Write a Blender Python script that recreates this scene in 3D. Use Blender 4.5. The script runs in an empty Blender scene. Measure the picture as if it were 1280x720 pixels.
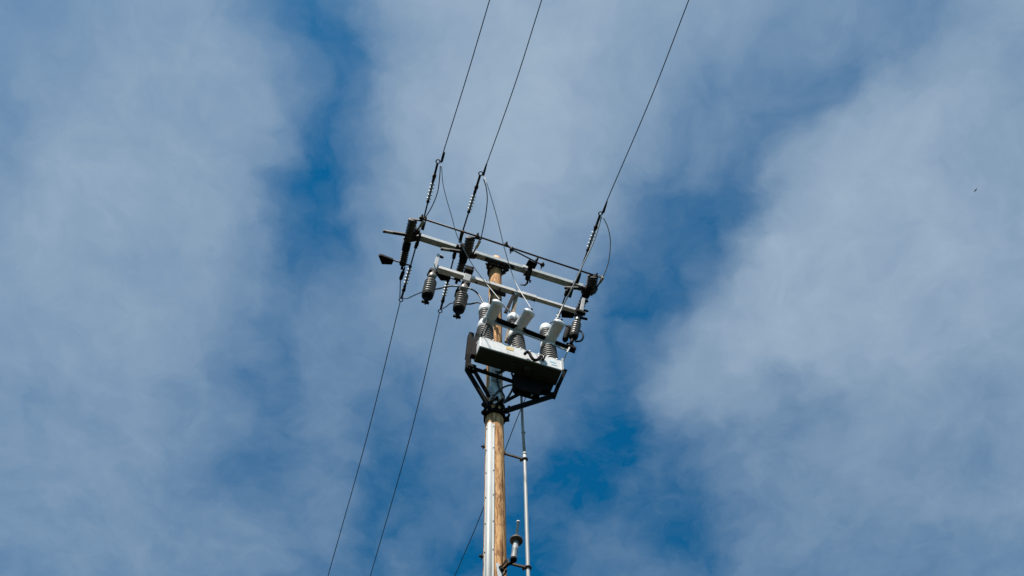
import bpy, bmesh, math, random
import numpy as np
from mathutils import Vector, Matrix

random.seed(7)
scene = bpy.context.scene
col = scene.collection
R = math.radians

# ------------------------------------------------------------------ camera
FPX = 1200.0                       # focal length in pixels of a 1280 px wide frame
CAMZ = 1.6
def nrm(v):
    v = np.array(v, float); return v / np.linalg.norm(v)
Zc = nrm((620 - 640, 360 + 238, -FPX))      # world up as seen by the camera
fw = np.array((0, 0, -1.0))
Yc = nrm(fw - Zc * fw.dot(Zc)); Xc = np.cross(Yc, Zc)
MW = np.array([Xc, Yc, Zc])
cam_d = bpy.data.cameras.new('camera'); cam = bpy.data.objects.new('camera', cam_d); col.objects.link(cam)
cam_d.sensor_width = 36.0; cam_d.lens = FPX / 1280 * 36; cam_d.clip_start = 0.1; cam_d.clip_end = 20000
cam.matrix_world = Matrix.Translation((0, 0, CAMZ)) @ Matrix(MW.tolist()).to_4x4()
scene.camera = cam

# ------------------------------------------------------------------ light
SUN_EL, SUN_AZ = 61.0, 196.0         # azimuth clockwise from +Y (north)
sd = bpy.data.lights.new('sun', 'SUN'); sun = bpy.data.objects.new('sun', sd); col.objects.link(sun)
sd.energy = 5.0; sd.angle = R(0.5); sd.color = (1.0, 0.94, 0.85)
sdir = Vector((math.sin(R(SUN_AZ)) * math.cos(R(SUN_EL)), math.cos(R(SUN_AZ)) * math.cos(R(SUN_EL)), math.sin(R(SUN_EL))))
sun.rotation_euler = (-sdir).to_track_quat('-Z', 'Y').to_euler()
sun.location = (0, -20, 40)

scene.view_settings.view_transform = 'Standard'
scene.view_settings.look = 'None'
scene.view_settings.exposure = 0.42
scene.view_settings.gamma = 1.0

# ------------------------------------------------------------------ frame of the pole
PHI = R(21.0)
C0 = np.array((0, 0, CAMZ))
U = np.array((math.cos(PHI), math.sin(PHI), 0)); V = np.array((math.sin(PHI), -math.cos(PHI), 0))
O = np.array((-0.264, 6.6, 0.0))
def ray(x, y): return MW @ nrm((x - 640, 360 - y, -FPX))
def G(u, v, z): return O + u * U + v * V + np.array((0, 0, z))
def pz(x, y, z):                       # point of height z
    r = ray(x, y); return C0 + r * (z - CAMZ) / r[2]
def pv(x, y, v):                       # point v metres in front of the pole's axis
    r = ray(x, y); return C0 + r * (v - (C0 - O) @ V) / (r @ V)
def loc(p):
    d = np.array(p) - O; return d @ U, d @ V, d[2]

# ------------------------------------------------------------------ sky
world = bpy.data.worlds.new('World'); scene.world = world; world.use_nodes = True
nt = world.node_tree; nt.nodes.clear()
def N(tree, t, **kw):
    n = tree.nodes.new(t)
    for k, v in kw.items():
        if k.startswith('i_'): n.inputs[int(k[2:])].default_value = v
        else: setattr(n, k, v)
    return n
def lk(a, b): a.id_data.links.new(a, b)
def math_n(tree, op, a, b=None, c=None, clamp=False):
    n = tree.nodes.new('ShaderNodeMath'); n.operation = op; n.use_clamp = clamp
    for i, q in enumerate((a, b, c)):
        if q is None: continue
        if isinstance(q, (int, float)): n.inputs[i].default_value = q
        else: lk(q, n.inputs[i])
    return n.outputs[0]
tc = N(nt, 'ShaderNodeTexCoord')
sep = N(nt, 'ShaderNodeSeparateXYZ'); lk(tc.outputs['Generated'], sep.inputs[0])
zc = math_n(nt, 'MAXIMUM', sep.outputs[2], 0.06)
px = math_n(nt, 'DIVIDE', sep.outputs[0], zc); py = math_n(nt, 'DIVIDE', sep.outputs[1], zc)
cmb = N(nt, 'ShaderNodeCombineXYZ'); lk(px, cmb.inputs[0]); lk(py, cmb.inputs[1])
P = cmb.outputs[0]                     # a point of the flat cloud layer
def noise(vec, scale, detail=4, rough=0.5, dist=0.0, off=(0, 0, 0), sc=(1, 1, 1), rot=0):
    m = N(nt, 'ShaderNodeMapping'); m.inputs['Location'].default_value = off; m.inputs['Scale'].default_value = sc
    m.inputs['Rotation'].default_value = (0, 0, rot)
    lk(vec, m.inputs[0])
    n = N(nt, 'ShaderNodeTexNoise'); n.inputs['Scale'].default_value = scale; n.inputs['Detail'].default_value = detail
    n.inputs['Roughness'].default_value = rough; n.inputs['Distortion'].default_value = dist
    lk(m.outputs[0], n.inputs['Vector']); return n
# warp
def warp(vec, scale, amt, off, detail=3, rough=.55):
    n = noise(vec, scale, detail, rough, 0, off)
    s = N(nt, 'ShaderNodeVectorMath', operation='SUBTRACT'); lk(n.outputs['Color'], s.inputs[0]); s.inputs[1].default_value = (.5, .5, .5)
    k = N(nt, 'ShaderNodeVectorMath', operation='SCALE'); lk(s.outputs[0], k.inputs[0]); k.inputs['Scale'].default_value = amt
    a = N(nt, 'ShaderNodeVectorMath', operation='ADD'); lk(vec, a.inputs[0]); lk(k.outputs[0], a.inputs[1]); return a.outputs[0]
PW = warp(warp(P, 6.0, 0.10, (3, 1, 0)), 19.0, 0.045, (7, 2, 5), 5, .6)
def plane(x, y):
    r = ray(x, y); return np.array((r[0] / r[2], r[1] / r[2]))
# how much cloud covers the sky at points named by where one looks: (x, y, cover)
def rows(y, vals, x0=0, dx=80): return [(x0 + dx * i, y, v) for i, v in enumerate(vals)]
SKY = []
SKY += rows(-40, [.45,.5,.6,.66,.45,.55,.72,.80,.80,.80,.74,.70,.62,.52,.25,.75,.80])
SKY += rows(0,   [.42,.48,.62,.66,.50,.22,.66,.78,.85,.82,.74,.70,.62,.50,.40,.62,.78])
SKY += rows(60,  [.45,.60,.70,.72,.62,.30,.68,.82,.92,.84,.72,.62,.52,.40,.66,.84,.62])
SKY += rows(120, [.42,.64,.72,.70,.66,.22,.70,.84,.95,.82,.68,.48,.42,.50,.84,.78,.60])
SKY += rows(180, [.48,.70,.74,.68,.66,.22,.66,.80,.90,.80,.58,.45,.55,.80,.86,.74,.66])
SKY += rows(240, [.60,.74,.74,.70,.64,.12,.58,.72,.86,.66,.42,.30,.78,.88,.84,.76,.74])
SKY += rows(300, [.64,.74,.72,.66,.52,.06,.54,.66,.76,.55,.28,.34,.86,.90,.84,.80,.76])
SKY += rows(360, [.66,.72,.68,.60,.44,.34,.50,.56,.62,.44,.12,.58,.88,.90,.82,.80,.76])
SKY += rows(420, [.62,.64,.66,.60,.36,.42,.46,.50,.54,.34,.30,.76,.84,.80,.72,.72,.70])
SKY += rows(480, [.56,.58,.60,.52,.32,.42,.36,.44,.50,.22,.34,.62,.60,.66,.64,.60,.60])
SKY += rows(540, [.52,.54,.54,.46,.34,.40,.24,.32,.42,.08,.26,.50,.46,.58,.58,.52,.58])
SKY += rows(600, [.50,.54,.50,.38,.36,.36,.14,.26,.28,.05,.14,.32,.40,.52,.52,.50,.54])
SKY += rows(660, [.44,.50,.50,.42,.42,.34,.16,.20,.08,.20,.18,.22,.36,.44,.44,.44,.48])
SKY += rows(720, [.38,.44,.46,.40,.36,.24,.14,.12,.04,.18,.24,.26,.32,.36,.34,.38,.42])
SKY += [(860, 425, .80), (905, 370, .88), (950, 310, .88), (1000, 250, .82), (1060, 185, .82), (1110, 125, .80), (1160, 75, .76), (1200, 30, .78), (840, 460, .72), (400, 0, .12), (395, -40, .15), (380, 20, .2),
        (410, 30, .08), (425, 70, .06), (418, 150, .05), (425, 200, .06), (398, 220, .10), (380, 250, .2), (385, 290, .04), (410, 300, .03), (375, 325, .12), (440, 100, .3), (470, 100, .72),
        (1182, 15, .22), (1165, 40, .30), (1150, 90, .62), (1000, 110, .32), (940, 210, .14), (905, 262, .06), (925, 235, .03), (880, 290, .10), (865, 330, .04), (830, 350, .12), (800, 380, .06), (960, 280, .8),
        (780, 440, .06), (765, 480, .04), (755, 520, .02), (760, 560, .0), (735, 585, .02), (690, 595, .10), (820, 470, .55), (830, 420, .70), (720, 470, .30), (700, 520, .40), (670, 560, .30), (650, 680, .0), (670, 705, .0), (710, 640, .22), (760, 640, .30), (820, 600, .12), (850, 570, .2), (790, 600, .12), (900, 560, .3),
        (330, 470, .22), (350, 440, .30), (370, 570, .24), (300, 590, .26), (510, 590, .10), (525, 620, .12)]
SK = np.array(SKY)
# each sample moved to the cloud layer, where distances are compared
SP = np.array([plane(x, y) for x, y, _ in SKY])
# clear rifts between the banks: course, half width, how clear
RIFTS = [([(395, -60), (398, 10), (420, 80), (420, 150), (408, 210), (385, 260), (392, 305), (378, 345)], [42, 40, 24, 22, 26, 34, 30, 18], .95),
         ([(1200, -30), (1178, 20), (1150, 55), (1060, 95), (1000, 130), (950, 175), (925, 235), (900, 270), (868, 318), (820, 372), (782, 430), (765, 490), (752, 540), (735, 585), (690, 610), (655, 660), (650, 720), (640, 780)],
          [18, 16, 18, 26, 28, 22, 24, 26, 30, 32, 26, 28, 36, 40, 46, 52, 60, 60], .97),
         ([(900, 95), (860, 170), (820, 250), (850, 330)], [22, 24, 36, 30], .45),
         ([(350, 420), (330, 470), (365, 560), (310, 600)], [20, 22, 28, 26], .55),
         ([(500, 450), (515, 520), (515, 600), (480, 680)], [20, 24, 36, 30], .60),
         ([(760, 500), (830, 590), (850, 690)], [26, 34, 34], .50), ([(980, 470), (1030, 505), (1000, 540)], [16, 18, 16], .35)]
RS = []
for pts, wd, am in RIFTS:
    ams = [.45, .45, .55, .55, .55, .6, .85, .85, .85, .85, .9, .95] + [1] * 9 if len(pts) > 10 else ([.70, .75, .80, .85, .9, .85, .8, .8] if am > .9 else None)
    for i in range(len(pts) - 1):
        for k in range(6):
            f = k / 6; x = pts[i][0] * (1 - f) + pts[i + 1][0] * f; y = pts[i][1] * (1 - f) + pts[i + 1][1] * f; w = wd[i] * (1 - f) + wd[i + 1] * f
            c = plane(x, y); e1 = plane(x + w, y) - c; e2 = plane(x, y + w) - c
            am_ = am * .88 * (ams[i] if ams else 1); RS.append((c, np.linalg.inv(np.array([e1, e2]).T), am_))
RQ = np.array([q[0] for q in RS]); RA = np.array([q[1] for q in RS]); RM = np.array([q[2] for q in RS])
def cover(p):
    d2 = ((SP - p) ** 2).sum(1); w = np.exp(-d2 / (2 * .026 ** 2)); c = (w @ SK[:, 2] + 1e-3 * .5) / (w.sum() + 1e-3)
    r = np.einsum('nij,nj->ni', RA, p - RQ); best = float((RM * np.exp(-(r * r).sum(1) * .62)).max())
    return min(1.0, c * 1.0 - .01) * (1 - best)
X0, X1, Y0, Y1, NYR = -.86, .86, .02, 1.14, 34
sp2 = N(nt, 'ShaderNodeSeparateXYZ'); lk(PW, sp2.inputs[0])
mr = N(nt, 'ShaderNodeMapRange'); lk(sp2.outputs[0], mr.inputs['Value']); mr.inputs['From Min'].default_value = X0; mr.inputs['From Max'].default_value = (X0 + X1) / 2
mr2 = N(nt, 'ShaderNodeMapRange'); lk(sp2.outputs[0], mr2.inputs['Value']); mr2.inputs['From Min'].default_value = (X0 + X1) / 2; mr2.inputs['From Max'].default_value = X1
yy = math_n(nt, 'MULTIPLY_ADD', sp2.outputs[1], (NYR - 1) / (Y1 - Y0), -Y0 * (NYR - 1) / (Y1 - Y0)); yy = math_n(nt, 'MINIMUM', math_n(nt, 'MAXIMUM', yy, 0.0), float(NYR - 1))
acc = None
for j in range(NYR):
    py_ = Y0 + (Y1 - Y0) * j / (NYR - 1); tot = None; vm = float(cover(np.array(((X0 + X1) / 2, py_))))
    for h, mm in ((0, mr), (1, mr2)):
        r_ = N(nt, 'ShaderNodeValToRGB'); r_.color_ramp.interpolation = 'LINEAR'; els = r_.color_ramp.elements; lk(mm.outputs[0], r_.inputs[0])
        els[0].position = 0; els[1].position = 1
        for i in range(1, 27): els.new(i / 27)
        for e in els:
            v = float(cover(np.array((X0 + (X1 - X0) * (h + e.position) / 2, py_)))); e.color = (v, v, v, 1)
        tot = r_.outputs[0] if tot is None else math_n(nt, 'ADD', tot, math_n(nt, 'SUBTRACT', r_.outputs[0], vm))
    wgt = math_n(nt, 'SUBTRACT', 1.0, math_n(nt, 'ABSOLUTE', math_n(nt, 'SUBTRACT', yy, float(j))), clamp=True)
    acc = math_n(nt, 'MULTIPLY_ADD', tot, wgt, acc if acc is not None else 0.0)
n1 = noise(PW, 8.0, 6, .60, .3, (2.1, 4.2, 0)); n2 = noise(PW, 15.0, 7, .56, .25, (1.1, 0.2, 3), (1, .8, 1), R(28)); n3 = noise(PW, 42.0, 5, .6, .3, (0, 5, 0))
d = math_n(nt, 'MULTIPLY_ADD', math_n(nt, 'SUBTRACT', n1.outputs['Fac'], .5), .36, acc)
d = math_n(nt, 'MULTIPLY_ADD', math_n(nt, 'SUBTRACT', n2.outputs['Fac'], .5), .36, d)
d = math_n(nt, 'MULTIPLY_ADD', math_n(nt, 'SUBTRACT', n3.outputs['Fac'], .5), .12, d)
ramp = N(nt, 'ShaderNodeMapRange', interpolation_type='LINEAR'); lk(d, ramp.inputs['Value'])
ramp.inputs['From Min'].default_value = -0.01; ramp.inputs['From Max'].default_value = 0.97
sky = N(nt, 'ShaderNodeTexSky', sky_type='NISHITA', sun_disc=False)
sky.sun_elevation = R(SUN_EL); sky.sun_rotation = R(SUN_AZ); sky.air_density = 1.0; sky.dust_density = 0.3; sky.ozone_density = 3.0
hue = N(nt, 'ShaderNodeMix', data_type='RGBA', blend_type='MULTIPLY'); hue.inputs['Factor'].default_value = 1
lk(sky.outputs[0], hue.inputs['A']); hue.inputs['B'].default_value = (0.03, 0.80, 1.06, 1)
cl = N(nt, 'ShaderNodeMix', data_type='RGBA'); lk(ramp.outputs[0], cl.inputs['Factor'])
lk(hue.outputs['Result'], cl.inputs['A']); cl.inputs['B'].default_value = (3.42, 4.50, 5.75, 1)
bg = N(nt, 'ShaderNodeBackground'); bg.inputs['Strength'].default_value = 0.075
lk(cl.outputs['Result'], bg.inputs[0])
wo = N(nt, 'ShaderNodeOutputWorld'); lk(bg.outputs[0], wo.inputs[0])

# ------------------------------------------------------------------ materials
def mat(name, base, rough=.5, metal=0.0, var=.25, scale=9, stain=None, stain_amt=.0, bump=.0, spec=.5, coarse=1.0):
    m = bpy.data.materials.new(name); m.use_nodes = True; t = m.node_tree
    b = t.nodes['Principled BSDF']; b.inputs['Roughness'].default_value = rough; b.inputs['Metallic'].default_value = metal
    b.inputs['Specular IOR Level'].default_value = spec
    g = N(t, 'ShaderNodeTexCoord')
    n = N(t, 'ShaderNodeTexNoise'); n.inputs['Scale'].default_value = scale; n.inputs['Detail'].default_value = 6; n.inputs['Roughness'].default_value = .65
    lk(g.outputs['Object'], n.inputs['Vector'])
    r = N(t, 'ShaderNodeValToRGB'); lk(n.outputs['Fac'], r.inputs[0])
    r.color_ramp.elements[0].position = .3; r.color_ramp.elements[1].position = .7
    r.color_ramp.elements[0].color = tuple(c * (1 - var) for c in base) + (1,)
    r.color_ramp.elements[1].color = tuple(min(1, c * (1 + var * .4)) for c in base) + (1,)
    outc = r.outputs[0]
    if stain:
        n2_ = N(t, 'ShaderNodeTexNoise'); n2_.inputs['Scale'].default_value = scale * .45 * coarse; n2_.inputs['Detail'].default_value = 8; n2_.inputs['Roughness'].default_value = .7
        mp = N(t, 'ShaderNodeMapping'); mp.inputs['Scale'].default_value = (1, 1, .35); mp.inputs['Location'].default_value = (3, 8, 1)
        lk(g.outputs['Object'], mp.inputs[0]); lk(mp.outputs[0], n2_.inputs['Vector'])
        r2 = N(t, 'ShaderNodeMapRange'); r2.inputs['From Min'].default_value = .56; r2.inputs['From Max'].default_value = .68; r2.inputs['To Max'].default_value = stain_amt
        lk(n2_.outputs['Fac'], r2.inputs['Value'])
        mx = N(t, 'ShaderNodeMix', data_type='RGBA'); lk(r2.outputs[0], mx.inputs['Factor']); lk(outc, mx.inputs['A']); mx.inputs['B'].default_value = stain + (1,)
        outc = mx.outputs['Result']
    lk(outc, b.inputs['Base Color'])
    rr = N(t, 'ShaderNodeMapRange'); rr.inputs['To Min'].default_value = max(0, rough - .12); rr.inputs['To Max'].default_value = min(1, rough + .15)
    lk(n.outputs['Fac'], rr.inputs['Value']); lk(rr.outputs[0], b.inputs['Roughness'])
    if bump:
        bp = N(t, 'ShaderNodeBump'); bp.inputs['Strength'].default_value = bump; bp.inputs['Distance'].default_value = .01
        lk(n.outputs['Fac'], bp.inputs['Height']); lk(bp.outputs[0], b.inputs['Normal'])
    return m
def wood_mat(name, pale, dark, grey=.2):
    m = bpy.data.materials.new(name); m.use_nodes = True; t = m.node_tree; b = t.nodes['Principled BSDF']
    b.inputs['Roughness'].default_value = .85; b.inputs['Specular IOR Level'].default_value = .2
    g = N(t, 'ShaderNodeTexCoord')
    def ns(scale, zs, detail, rough, loc_=(0, 0, 0)):
        mp = N(t, 'ShaderNodeMapping'); mp.inputs['Scale'].default_value = (1, 1, zs); mp.inputs['Location'].default_value = loc_
        lk(g.outputs['Object'], mp.inputs[0])
        n = N(t, 'ShaderNodeTexNoise'); n.inputs['Scale'].default_value = scale; n.inputs['Detail'].default_value = detail; n.inputs['Roughness'].default_value = rough
        n.inputs['Distortion'].default_value = .4
        lk(mp.outputs[0], n.inputs['Vector']); return n.outputs['Fac']
    a = ns(24, .12, 7, .75); c = ns(9, .22, 5, .6, (4, 4, 4)); k = ns(34, .022, 5, .62, (9, 1, 2)); q = ns(26, .28, 6, .75, (2, 6, 1))
    r = N(t, 'ShaderNodeValToRGB'); lk(a, r.inputs[0]); r.color_ramp.elements[0].position = .42; r.color_ramp.elements[1].position = .57
    r.color_ramp.elements[0].color = dark + (1,); r.color_ramp.elements[1].color = pale + (1,)
    # weathered patches
    r2 = N(t, 'ShaderNodeMapRange'); lk(c, r2.inputs['Value']); r2.inputs['From Min'].default_value = .48; r2.inputs['From Max'].default_value = .66; r2.inputs['To Max'].default_value = grey
    mx = N(t, 'ShaderNodeMix', data_type='RGBA'); lk(r2.outputs[0], mx.inputs['Factor']); lk(r.outputs[0], mx.inputs['A']); mx.inputs['B'].default_value = (.42, .36, .29, 1)
    r4 = N(t, 'ShaderNodeMapRange'); lk(q, r4.inputs['Value']); r4.inputs['From Min'].default_value = .53; r4.inputs['From Max'].default_value = .59; r4.inputs['To Max'].default_value = .85
    m3 = N(t, 'ShaderNodeMix', data_type='RGBA'); lk(r4.outputs[0], m3.inputs['Factor']); lk(mx.outputs['Result'], m3.inputs['A']); m3.inputs['B'].default_value = (.26, .115, .045, 1)
    # drying cracks
    r3 = N(t, 'ShaderNodeMapRange'); lk(k, r3.inputs['Value']); r3.inputs['From Min'].default_value = .575; r3.inputs['From Max'].default_value = .61; r3.inputs['To Max'].default_value = .85
    m2 = N(t, 'ShaderNodeMix', data_type='RGBA'); lk(r3.outputs[0], m2.inputs['Factor']); lk(m3.outputs['Result'], m2.inputs['A']); m2.inputs['B'].default_value = (.05, .028, .014, 1)
    lk(m2.outputs['Result'], b.inputs['Base Color'])
    bp = N(t, 'ShaderNodeBump'); bp.inputs['Strength'].default_value = .6; bp.inputs['Distance'].default_value = .01; lk(k, bp.inputs['Height']); bp.invert = True
    lk(bp.outputs[0], b.inputs['Normal'])
    return m
M = {
 'wood': wood_mat('pole_wood', (.82, .46, .205), (.36, .16, .058), .10),
 'brace_wood': wood_mat('brace_wood', (.46, .36, .24), (.30, .21, .12), .5),
 'galv': mat('galvanised_steel', (.42, .455, .46), .55, .0, .25, 14, (.25, .22, .18), .35, .1),
 'galv_light': mat('aluminium_arm', (.62, .60, .585), .55, 0, .15, 14, (.35, .30, .25), .3, .1),
 'guard': mat('guard_plastic', (.42, .43, .415), .55, 0, .10, 5, (.45, .42, .36), .35, .0),
 'guard_grey': mat('guard_grey', (.62, .65, .66), .5, 0, .15, 8, (.35, .33, .3), .4, .0),
 'white': mat('white_paint', (.86, .85, .82), .4, 0, .10, 11, (.45, .36, .26), .7, .0),
 'white_poly': mat('white_polymer', (.80, .80, .79), .45, 0, .06, 12, (.5, .47, .42), .3),
 'grey_poly': mat('grey_polymer', (.60, .59, .57), .5, 0, .12, 12, (.3, .29, .27), .4),
 'shed_grey': mat('grey_shed_rubber', (.19, .19, .19), .55, 0, .25, 15, (.07, .06, .05), .4),
 'arrester': mat('brown_grey_porcelain', (.19, .165, .14), .4, 0, .2, 16, (.08, .06, .05), .4),
 'black_shed': mat('dark_porcelain', (.040, .032, .028), .35, 0, .3, 18, (.14, .12, .10), .3),
 'frame': mat('dark_steel', (.008, .0075, .0075), .75, .0, .35, 22, (.05, .025, .015), .3, spec=.10),
 'hardware': mat('weathered_hardware', (.028, .027, .028), .6, .1, .4, 25, (.11, .07, .045), .45, spec=.25),
 'rod': mat('rusty_rod', (.10, .065, .045), .6, .2, .35, 22, (.18, .09, .04), .5),
 'cable': mat('black_cable', (.018, .018, .020), .5, 0, .2, 20),
 'alu_wire': mat('aluminium_wire', (.42, .41, .40), .5, .1, .2, 30),
 'line': mat('line_wire', (.035, .036, .040), .5, .3, .2, 3),
 'under': mat('underside_shade', (.05, .052, .045), .6, 0, .25, 8, (.02, .02, .02), .5, spec=.3),  # shade under the white tank, put into a dark base colour
 'label_yellow': mat('yellow_label', (.78, .55, .22), .6, 0, .1, 20),
 'label_blue': mat('pale_blue_label', (.48, .66, .76), .6, 0, .1, 20),
 'rust': mat('rusty_bracket', (.30, .09, .03), .7, .1, .4, 30),
 'sensor_grey': mat('sensor_grey', (.27, .28, .28), .5, 0, .12, 12),
 'tube': mat('grey_tube', (.40, .405, .39), .5, 0, .12, 6, (.35, .33, .30), .4),
}

# ------------------------------------------------------------------ mesh builder
SPLIT = {'screw', 'bolt', 'drain_boss', 'mounting_plate', 'coupling', 'sticker', 'fastener', 'brace_bracket', 'rod_end', 'hole_plug', 'gear', 'arm_clamp', 'end_fitting'}
class MB:
    def __init__(s): s.bm = bmesh.new()
    def hexa(s, c, ax, ay, az):              # box with half axes
        c, ax, ay, az = [np.array(q, float) for q in (c, ax, ay, az)]
        vs = []
        for i in (-1, 1):
            for j in (-1, 1):
                for k in (-1, 1): vs.append(s.bm.verts.new(c + i * ax + j * ay + k * az))
        for f in ((0, 1, 3, 2), (4, 6, 7, 5), (0, 4, 5, 1), (2, 3, 7, 6), (0, 2, 6, 4), (1, 5, 7, 3)):
            s.bm.faces.new([vs[q] for q in f])
        return s
    def box(s, u0, u1, v0, v1, z0, z1, bev=0):   # in the pole's frame
        n0 = len(s.bm.verts)
        s.hexa(G((u0 + u1) / 2, (v0 + v1) / 2, (z0 + z1) / 2), U * (u1 - u0) / 2, V * (v1 - v0) / 2, (0, 0, (z1 - z0) / 2))
        if bev:
            s.bm.verts.ensure_lookup_table(); vs = set(s.bm.verts[n0:])
            es = [e for e in s.bm.edges if e.verts[0] in vs and e.verts[1] in vs]
            bmesh.ops.bevel(s.bm, geom=es, offset=bev, segments=3, affect='EDGES', profile=.5)
        return s
    def bar(s, a, b, w, h, side=None):       # flat or square bar from a to b, w across 'side', h the other way
        a, b = np.array(a, float), np.array(b, float); d = b - a; L = np.linalg.norm(d); d = d / L
        side = np.array(side if side is not None else V, float)
        y = side - d * side.dot(d); y = y / np.linalg.norm(y); x = np.cross(d, y)
        return s.hexa((a + b) / 2, d * L / 2, y * w / 2, x * h / 2)
    def tube(s, pts, r, n=8, cap=True):
        pts = [np.array(p, float) for p in pts]; rs = r if hasattr(r, '__len__') else [r] * len(pts)
        rings = []; ref = None
        for i, p in enumerate(pts):
            t = nrm(pts[min(i + 1, len(pts) - 1)] - pts[max(i - 1, 0)])
            if ref is None:
                ref = np.cross(t, (0.3, 0.2, 0.9)); ref /= np.linalg.norm(ref)
            ref = ref - t * ref.dot(t); ref /= np.linalg.norm(ref); q = np.cross(t, ref)
            rings.append([s.bm.verts.new(p + rs[i] * (ref * math.cos(2 * math.pi * k / n) + q * math.sin(2 * math.pi * k / n))) for k in range(n)])
        for i in range(len(rings) - 1):
            for k in range(n):
                f = s.bm.faces.new([rings[i][k], rings[i][(k + 1) % n], rings[i + 1][(k + 1) % n], rings[i + 1][k]]); f.smooth = True
        if cap:
            s.bm.faces.new(rings[0][::-1]); s.bm.faces.new(rings[-1])
        return s
    def lathe(s, a, b, prof, n=20):          # prof: (fraction or metres along a->b as fraction, radius)
        a, b = np.array(a, float), np.array(b, float); d = b - a; t = nrm(d)
        ref = np.cross(t, (0.31, 0.17, 0.9)) if abs(t[2]) < .95 else np.cross(t, (1, 0, 0)); ref /= np.linalg.norm(ref); q = np.cross(t, ref)
        rings = []
        for f_, r_ in prof:
            p = a + d * f_
            rings.append([s.bm.verts.new(p + max(r_, 1e-4) * (ref * math.cos(2 * math.pi * k / n) + q * math.sin(2 * math.pi * k / n))) for k in range(n)])
        for i in range(len(rings) - 1):
            for k in range(n):
                f = s.bm.faces.new([rings[i][k], rings[i][(k + 1) % n], rings[i + 1][(k + 1) % n], rings[i + 1][k]])
                f.smooth = True
        s.bm.faces.new(rings[0][::-1]); s.bm.faces.new(rings[-1])
        return s
    def sheds(s, a, b, count, rc, rs, n=20):  # ribbed insulator
        prof = [(0, rc)]
        for i in range(count):
            c = (i + .5) / count; h = .5 / count
            prof += [(c - h * .40, rc), (c - h * .30, rs), (c + h * .15, rs), (c + h * .75, rc)]
        prof += [(1, rc)]
        s.lathe(a, b, prof, n)
        for f in s.bm.faces: f.smooth = False
        return s
    def ring(s, c, nrm_, R_, r_, n=18, m=6):
        c = np.array(c, float); t = nrm(nrm_); ref = np.cross(t, (0.31, 0.17, 0.9)); ref /= np.linalg.norm(ref); q = np.cross(t, ref)
        pts = [c + R_ * (ref * math.cos(2 * math.pi * k / n) + q * math.sin(2 * math.pi * k / n)) for k in range(n + 1)]
        return s.tube(pts, r_, m)
    def plate(s, pts, thick):                # polygon plate of given thickness vector
        th = np.array(thick, float)
        A = [s.bm.verts.new(np.array(p, float) - th / 2) for p in pts]; B = [s.bm.verts.new(np.array(p, float) + th / 2) for p in pts]
        s.bm.faces.new(A[::-1]); s.bm.faces.new(B)
        for i in range(len(A)): j = (i + 1) % len(A); s.bm.faces.new([A[i], A[j], B[j], B[i]])
        return s
    def bolt(s, p, d, r=.012, L=.02):
        p = np.array(p, float); d = nrm(d); return s.lathe(p - d * L * .3, p + d * L, [(0, r), (.8, r), (1, r * .7)], 6)
    def build(s, name, m, parent=None, bevel=0):
        if name in SPLIT:
            seen = set(); isl = []
            for v in s.bm.verts:
                if v in seen: continue
                st = [v]; comp = []; seen.add(v)
                while st:
                    q = st.pop(); comp.append(q)
                    for e in q.link_edges:
                        w = e.other_vert(q)
                        if w not in seen: seen.add(w); st.append(w)
                isl.append(comp)
            if len(isl) > 1:
                out = None
                for comp in isl:
                    nb = MB(); mp = {v: nb.bm.verts.new(v.co) for v in comp}; fs = set(f for v in comp for f in v.link_faces)
                    for f in fs: g = nb.bm.faces.new([mp[v] for v in f.verts]); g.smooth = f.smooth
                    out = nb.build(name, m, parent, bevel)
                s.bm.free(); return out
        bmesh.ops.recalc_face_normals(s.bm, faces=s.bm.faces)
        me = bpy.data.meshes.new(name)
        # parent's base is the origin of its parts
        org = np.array(root_loc(parent)) if parent is not None else np.array(s.org if hasattr(s, 'org') else (0, 0, 0), float)
        if parent is None and not hasattr(s, 'org'):
            co = np.array([v.co[:] for v in s.bm.verts]); org = np.array((co[:, 0].mean(), co[:, 1].mean(), co[:, 2].min()))
        bmesh.ops.translate(s.bm, verts=s.bm.verts, vec=Vector((-org).tolist()))
        s.bm.to_mesh(me); s.bm.free(); me.materials.append(M[m])
        o = bpy.data.objects.new(name, me); col.objects.link(o)
        if parent is not None: o.parent = parent
        else: o.location = org.tolist()
        if bevel:
            md = o.modifiers.new('bevel', 'BEVEL'); md.width = bevel; md.segments = 2; md.limit_method = 'ANGLE'; md.angle_limit = R(50)
        return o
ROOT = {}
def root_loc(o):
    while o.parent is not None: o = o.parent
    return tuple(o.location)
def tag(o, label=None, cat=None, group=None, kind=None):
    for k, v in (('label', label), ('category', cat), ('group', group), ('kind', kind)):
        if v: o[k] = v
    return o
def thing(name, p, label, cat, group=None):
    o = bpy.data.objects.new(name, None); col.objects.link(o); o.location = [float(q) for q in p]; o.empty_display_size = .1
    return tag(o, label, cat, group)
def curve(pts, n=10):                        # Catmull-Rom through the points
    pts = [np.array(p, float) for p in pts]; q = [2 * pts[0] - pts[1]] + pts + [2 * pts[-1] - pts[-2]]; out = []
    for i in range(1, len(q) - 2):
        for k in range(n):
            t = k / n; a, b, c, d_ = q[i - 1], q[i], q[i + 1], q[i + 2]
            out.append(.5 * ((2 * b) + (c - a) * t + (2 * a - 5 * b + 4 * c - d_) * t * t + (3 * b - a - 3 * c + d_) * t ** 3))
    out.append(pts[-1]); return out

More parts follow.
